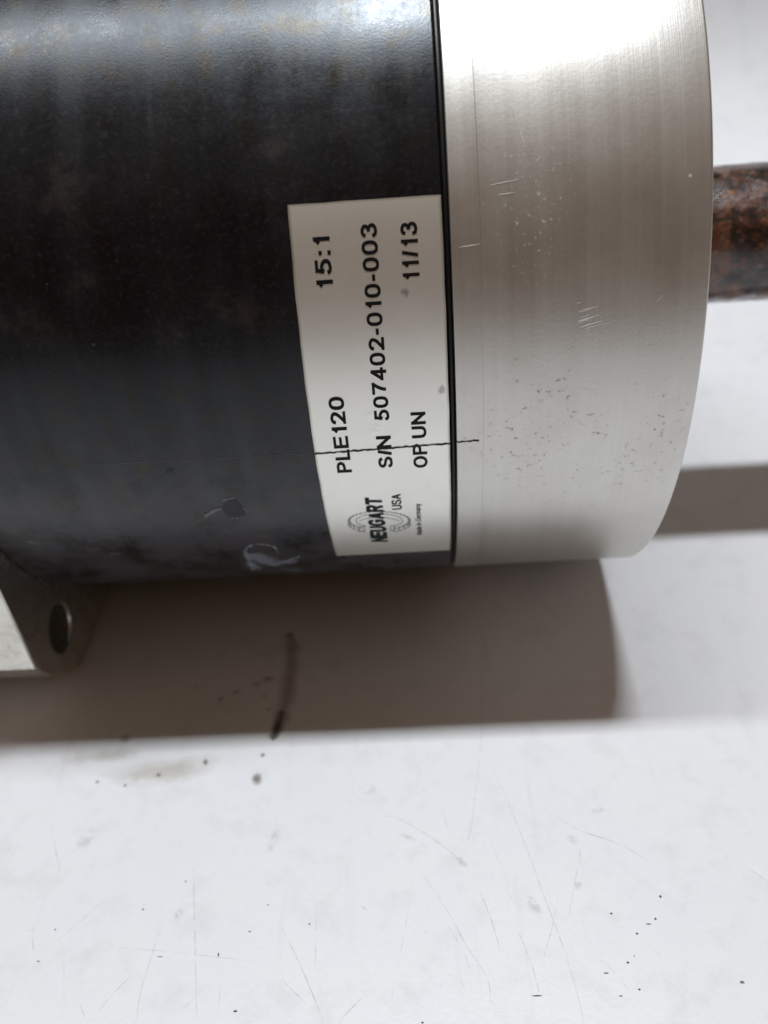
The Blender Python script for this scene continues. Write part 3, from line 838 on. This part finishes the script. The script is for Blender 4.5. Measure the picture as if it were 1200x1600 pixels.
strokes("oil_drip", [([(-0.458, -0.99), (-0.466, -1.05), (-0.478, -1.10)], 0.034)], flat(0.00008), M_OILTIP, table)
patches("drip_mark", [(-0.506, -1.232, 0.024, 0.030, 0.4), (-0.50, -1.15, 0.012, 0.012, 0), (-0.665, -1.167, 0.012, 0.018, 0.3),
                      (-0.795, -1.205, 0.012, 0.012, 0), (-0.885, -1.235, 0.010, 0.010, 0), (-0.97, -1.22, 0.010, 0.008, 0)], flat(0.00006), M_TAN, table)
patches("film_stain", [(-0.78, -1.19, 0.24, 0.065, 0.08), (-0.97, -1.13, 0.2, 0.04, 0.05)], flat(0.00001), M_HAZE, table)
patches("grey_smudge", [(0.432, -1.370, 0.040, 0.015, 0), (0.335, -1.575, 0.022, 0.02, 0), (0.34, -1.45, 0.035, 0.018, -0.5), (-0.19, -1.28, 0.03, 0.035, 0.6),
                        (-0.44, -1.43, 0.018, 0.055, -0.2), (-0.95, -1.40, 0.03, 0.07, -0.5), (0.22, -1.62, 0.02, 0.06, 0.3), (-0.66, -1.62, 0.03, 0.02, 0.8),
                        (-0.08, -1.43, 0.06, 0.014, -0.6), (0.05, -1.50, 0.04, 0.012, -0.8)], flat(0.00009), M_SMUDGE, table)
strokes("scrape_film", [([(-0.4859, -0.4865), (-0.4598, -0.5313), (-0.4272, -0.6127)], 0.075), ([(-0.4327, -0.5764), (-0.3607, -0.575)], 0.04), ([(-0.4954, -0.5512), (-0.49, -0.6437)], 0.04)], round_(1.0002), M_FILM, housing)
strokes("scrape_mark", [([(-0.4938, -0.4691), (-0.4669, -0.4311), (-0.4323, -0.4282), (-0.4059, -0.4495), (-0.4034, -0.5048)], 0.01), ([(-0.4094, -0.5662), (-0.3766, -0.5501), (-0.346, -0.5249)], 0.011), ([(-0.4298, -0.6508), (-0.3959, -0.6693), (-0.3691, -0.7116)], 0.014), ([(-0.4906, -0.4616), (-0.4954, -0.5512), (-0.5059, -0.6569)], 0.014), ([(-1.0454, -0.3407), (-1.0337, -0.3522), (-1.0049, -0.3642)], 0.006), ([(-0.8677, -0.433), (-0.8327, -0.4429)], 0.004)], round_(1.0006), M_SCRAPE, housing)
strokes("chip_rim", [([(-0.4976, -0.2141), (-0.4806, -0.2059), (-0.4596, -0.2055)], 0.005), ([(-0.4492, -0.2378), (-0.4434, -0.2729)], 0.004), ([(-0.5568, -0.2725), (-0.531, -0.2535), (-0.5037, -0.2421)], 0.011), ([(-0.4912, -0.2832), (-0.4687, -0.2853)], 0.003)], round_(1.0012), M_CHIPRIM, housing)
CHIP = [(-0.4997, -0.2335), (-0.4821, -0.2132), (-0.4622, -0.2116), (-0.452, -0.2375), (-0.4466, -0.2751), (-0.4691, -0.2803), (-0.4916, -0.2783), (-0.503, -0.2582)]
me = bpy.data.meshes.new("chip")
me.from_pydata([pt(x, th, 1.0006) for x, th in CHIP], [], [tuple(range(len(CHIP)))])
link("chip", me, M_CHIPIN, housing)
patches("dark_spot", [(-0.187, 0.62, 0.012, 0.020, 0), (-0.60, -0.10, 0.014, 0.010, 0), (-0.62, 0.66, 0.012, 0.012, 0), (-0.70, 0.60, 0.016, 0.01, 0.5)], round_(1.0004), M_CHIP, housing)

bm = bmesh.new()
for (x, y, a, b, ang) in CRUMBS:
    if a < 0.0034:
        continue
    c = bmesh.ops.create_icosphere(bm, subdivisions=1, radius=1.0)
    a, b = max(a * 0.72, 0.0012), max(b * 0.72, 0.0011)
    for v in c['verts']:
        j = 1.0 + rnd.uniform(-0.30, 0.25)
        px, py, pz = v.co.x * a * j, v.co.y * b * j, v.co.z * min(a, b) * 0.55 * j
        v.co = Vector(((x + px * math.cos(ang) - py * math.sin(ang)) * S, (y + px * math.sin(ang) + py * math.cos(ang)) * S, (pz + min(a, b) * 0.35) * S))
me = bpy.data.meshes.new("grit")
bm.to_mesh(me)
bm.free()
grit = link("grit", me, M_CRUMB)
grit["kind"] = "stuff"
grit["label"] = "dark specks of grit scattered on the white table in front of the gearbox"
grit["category"] = "grit"
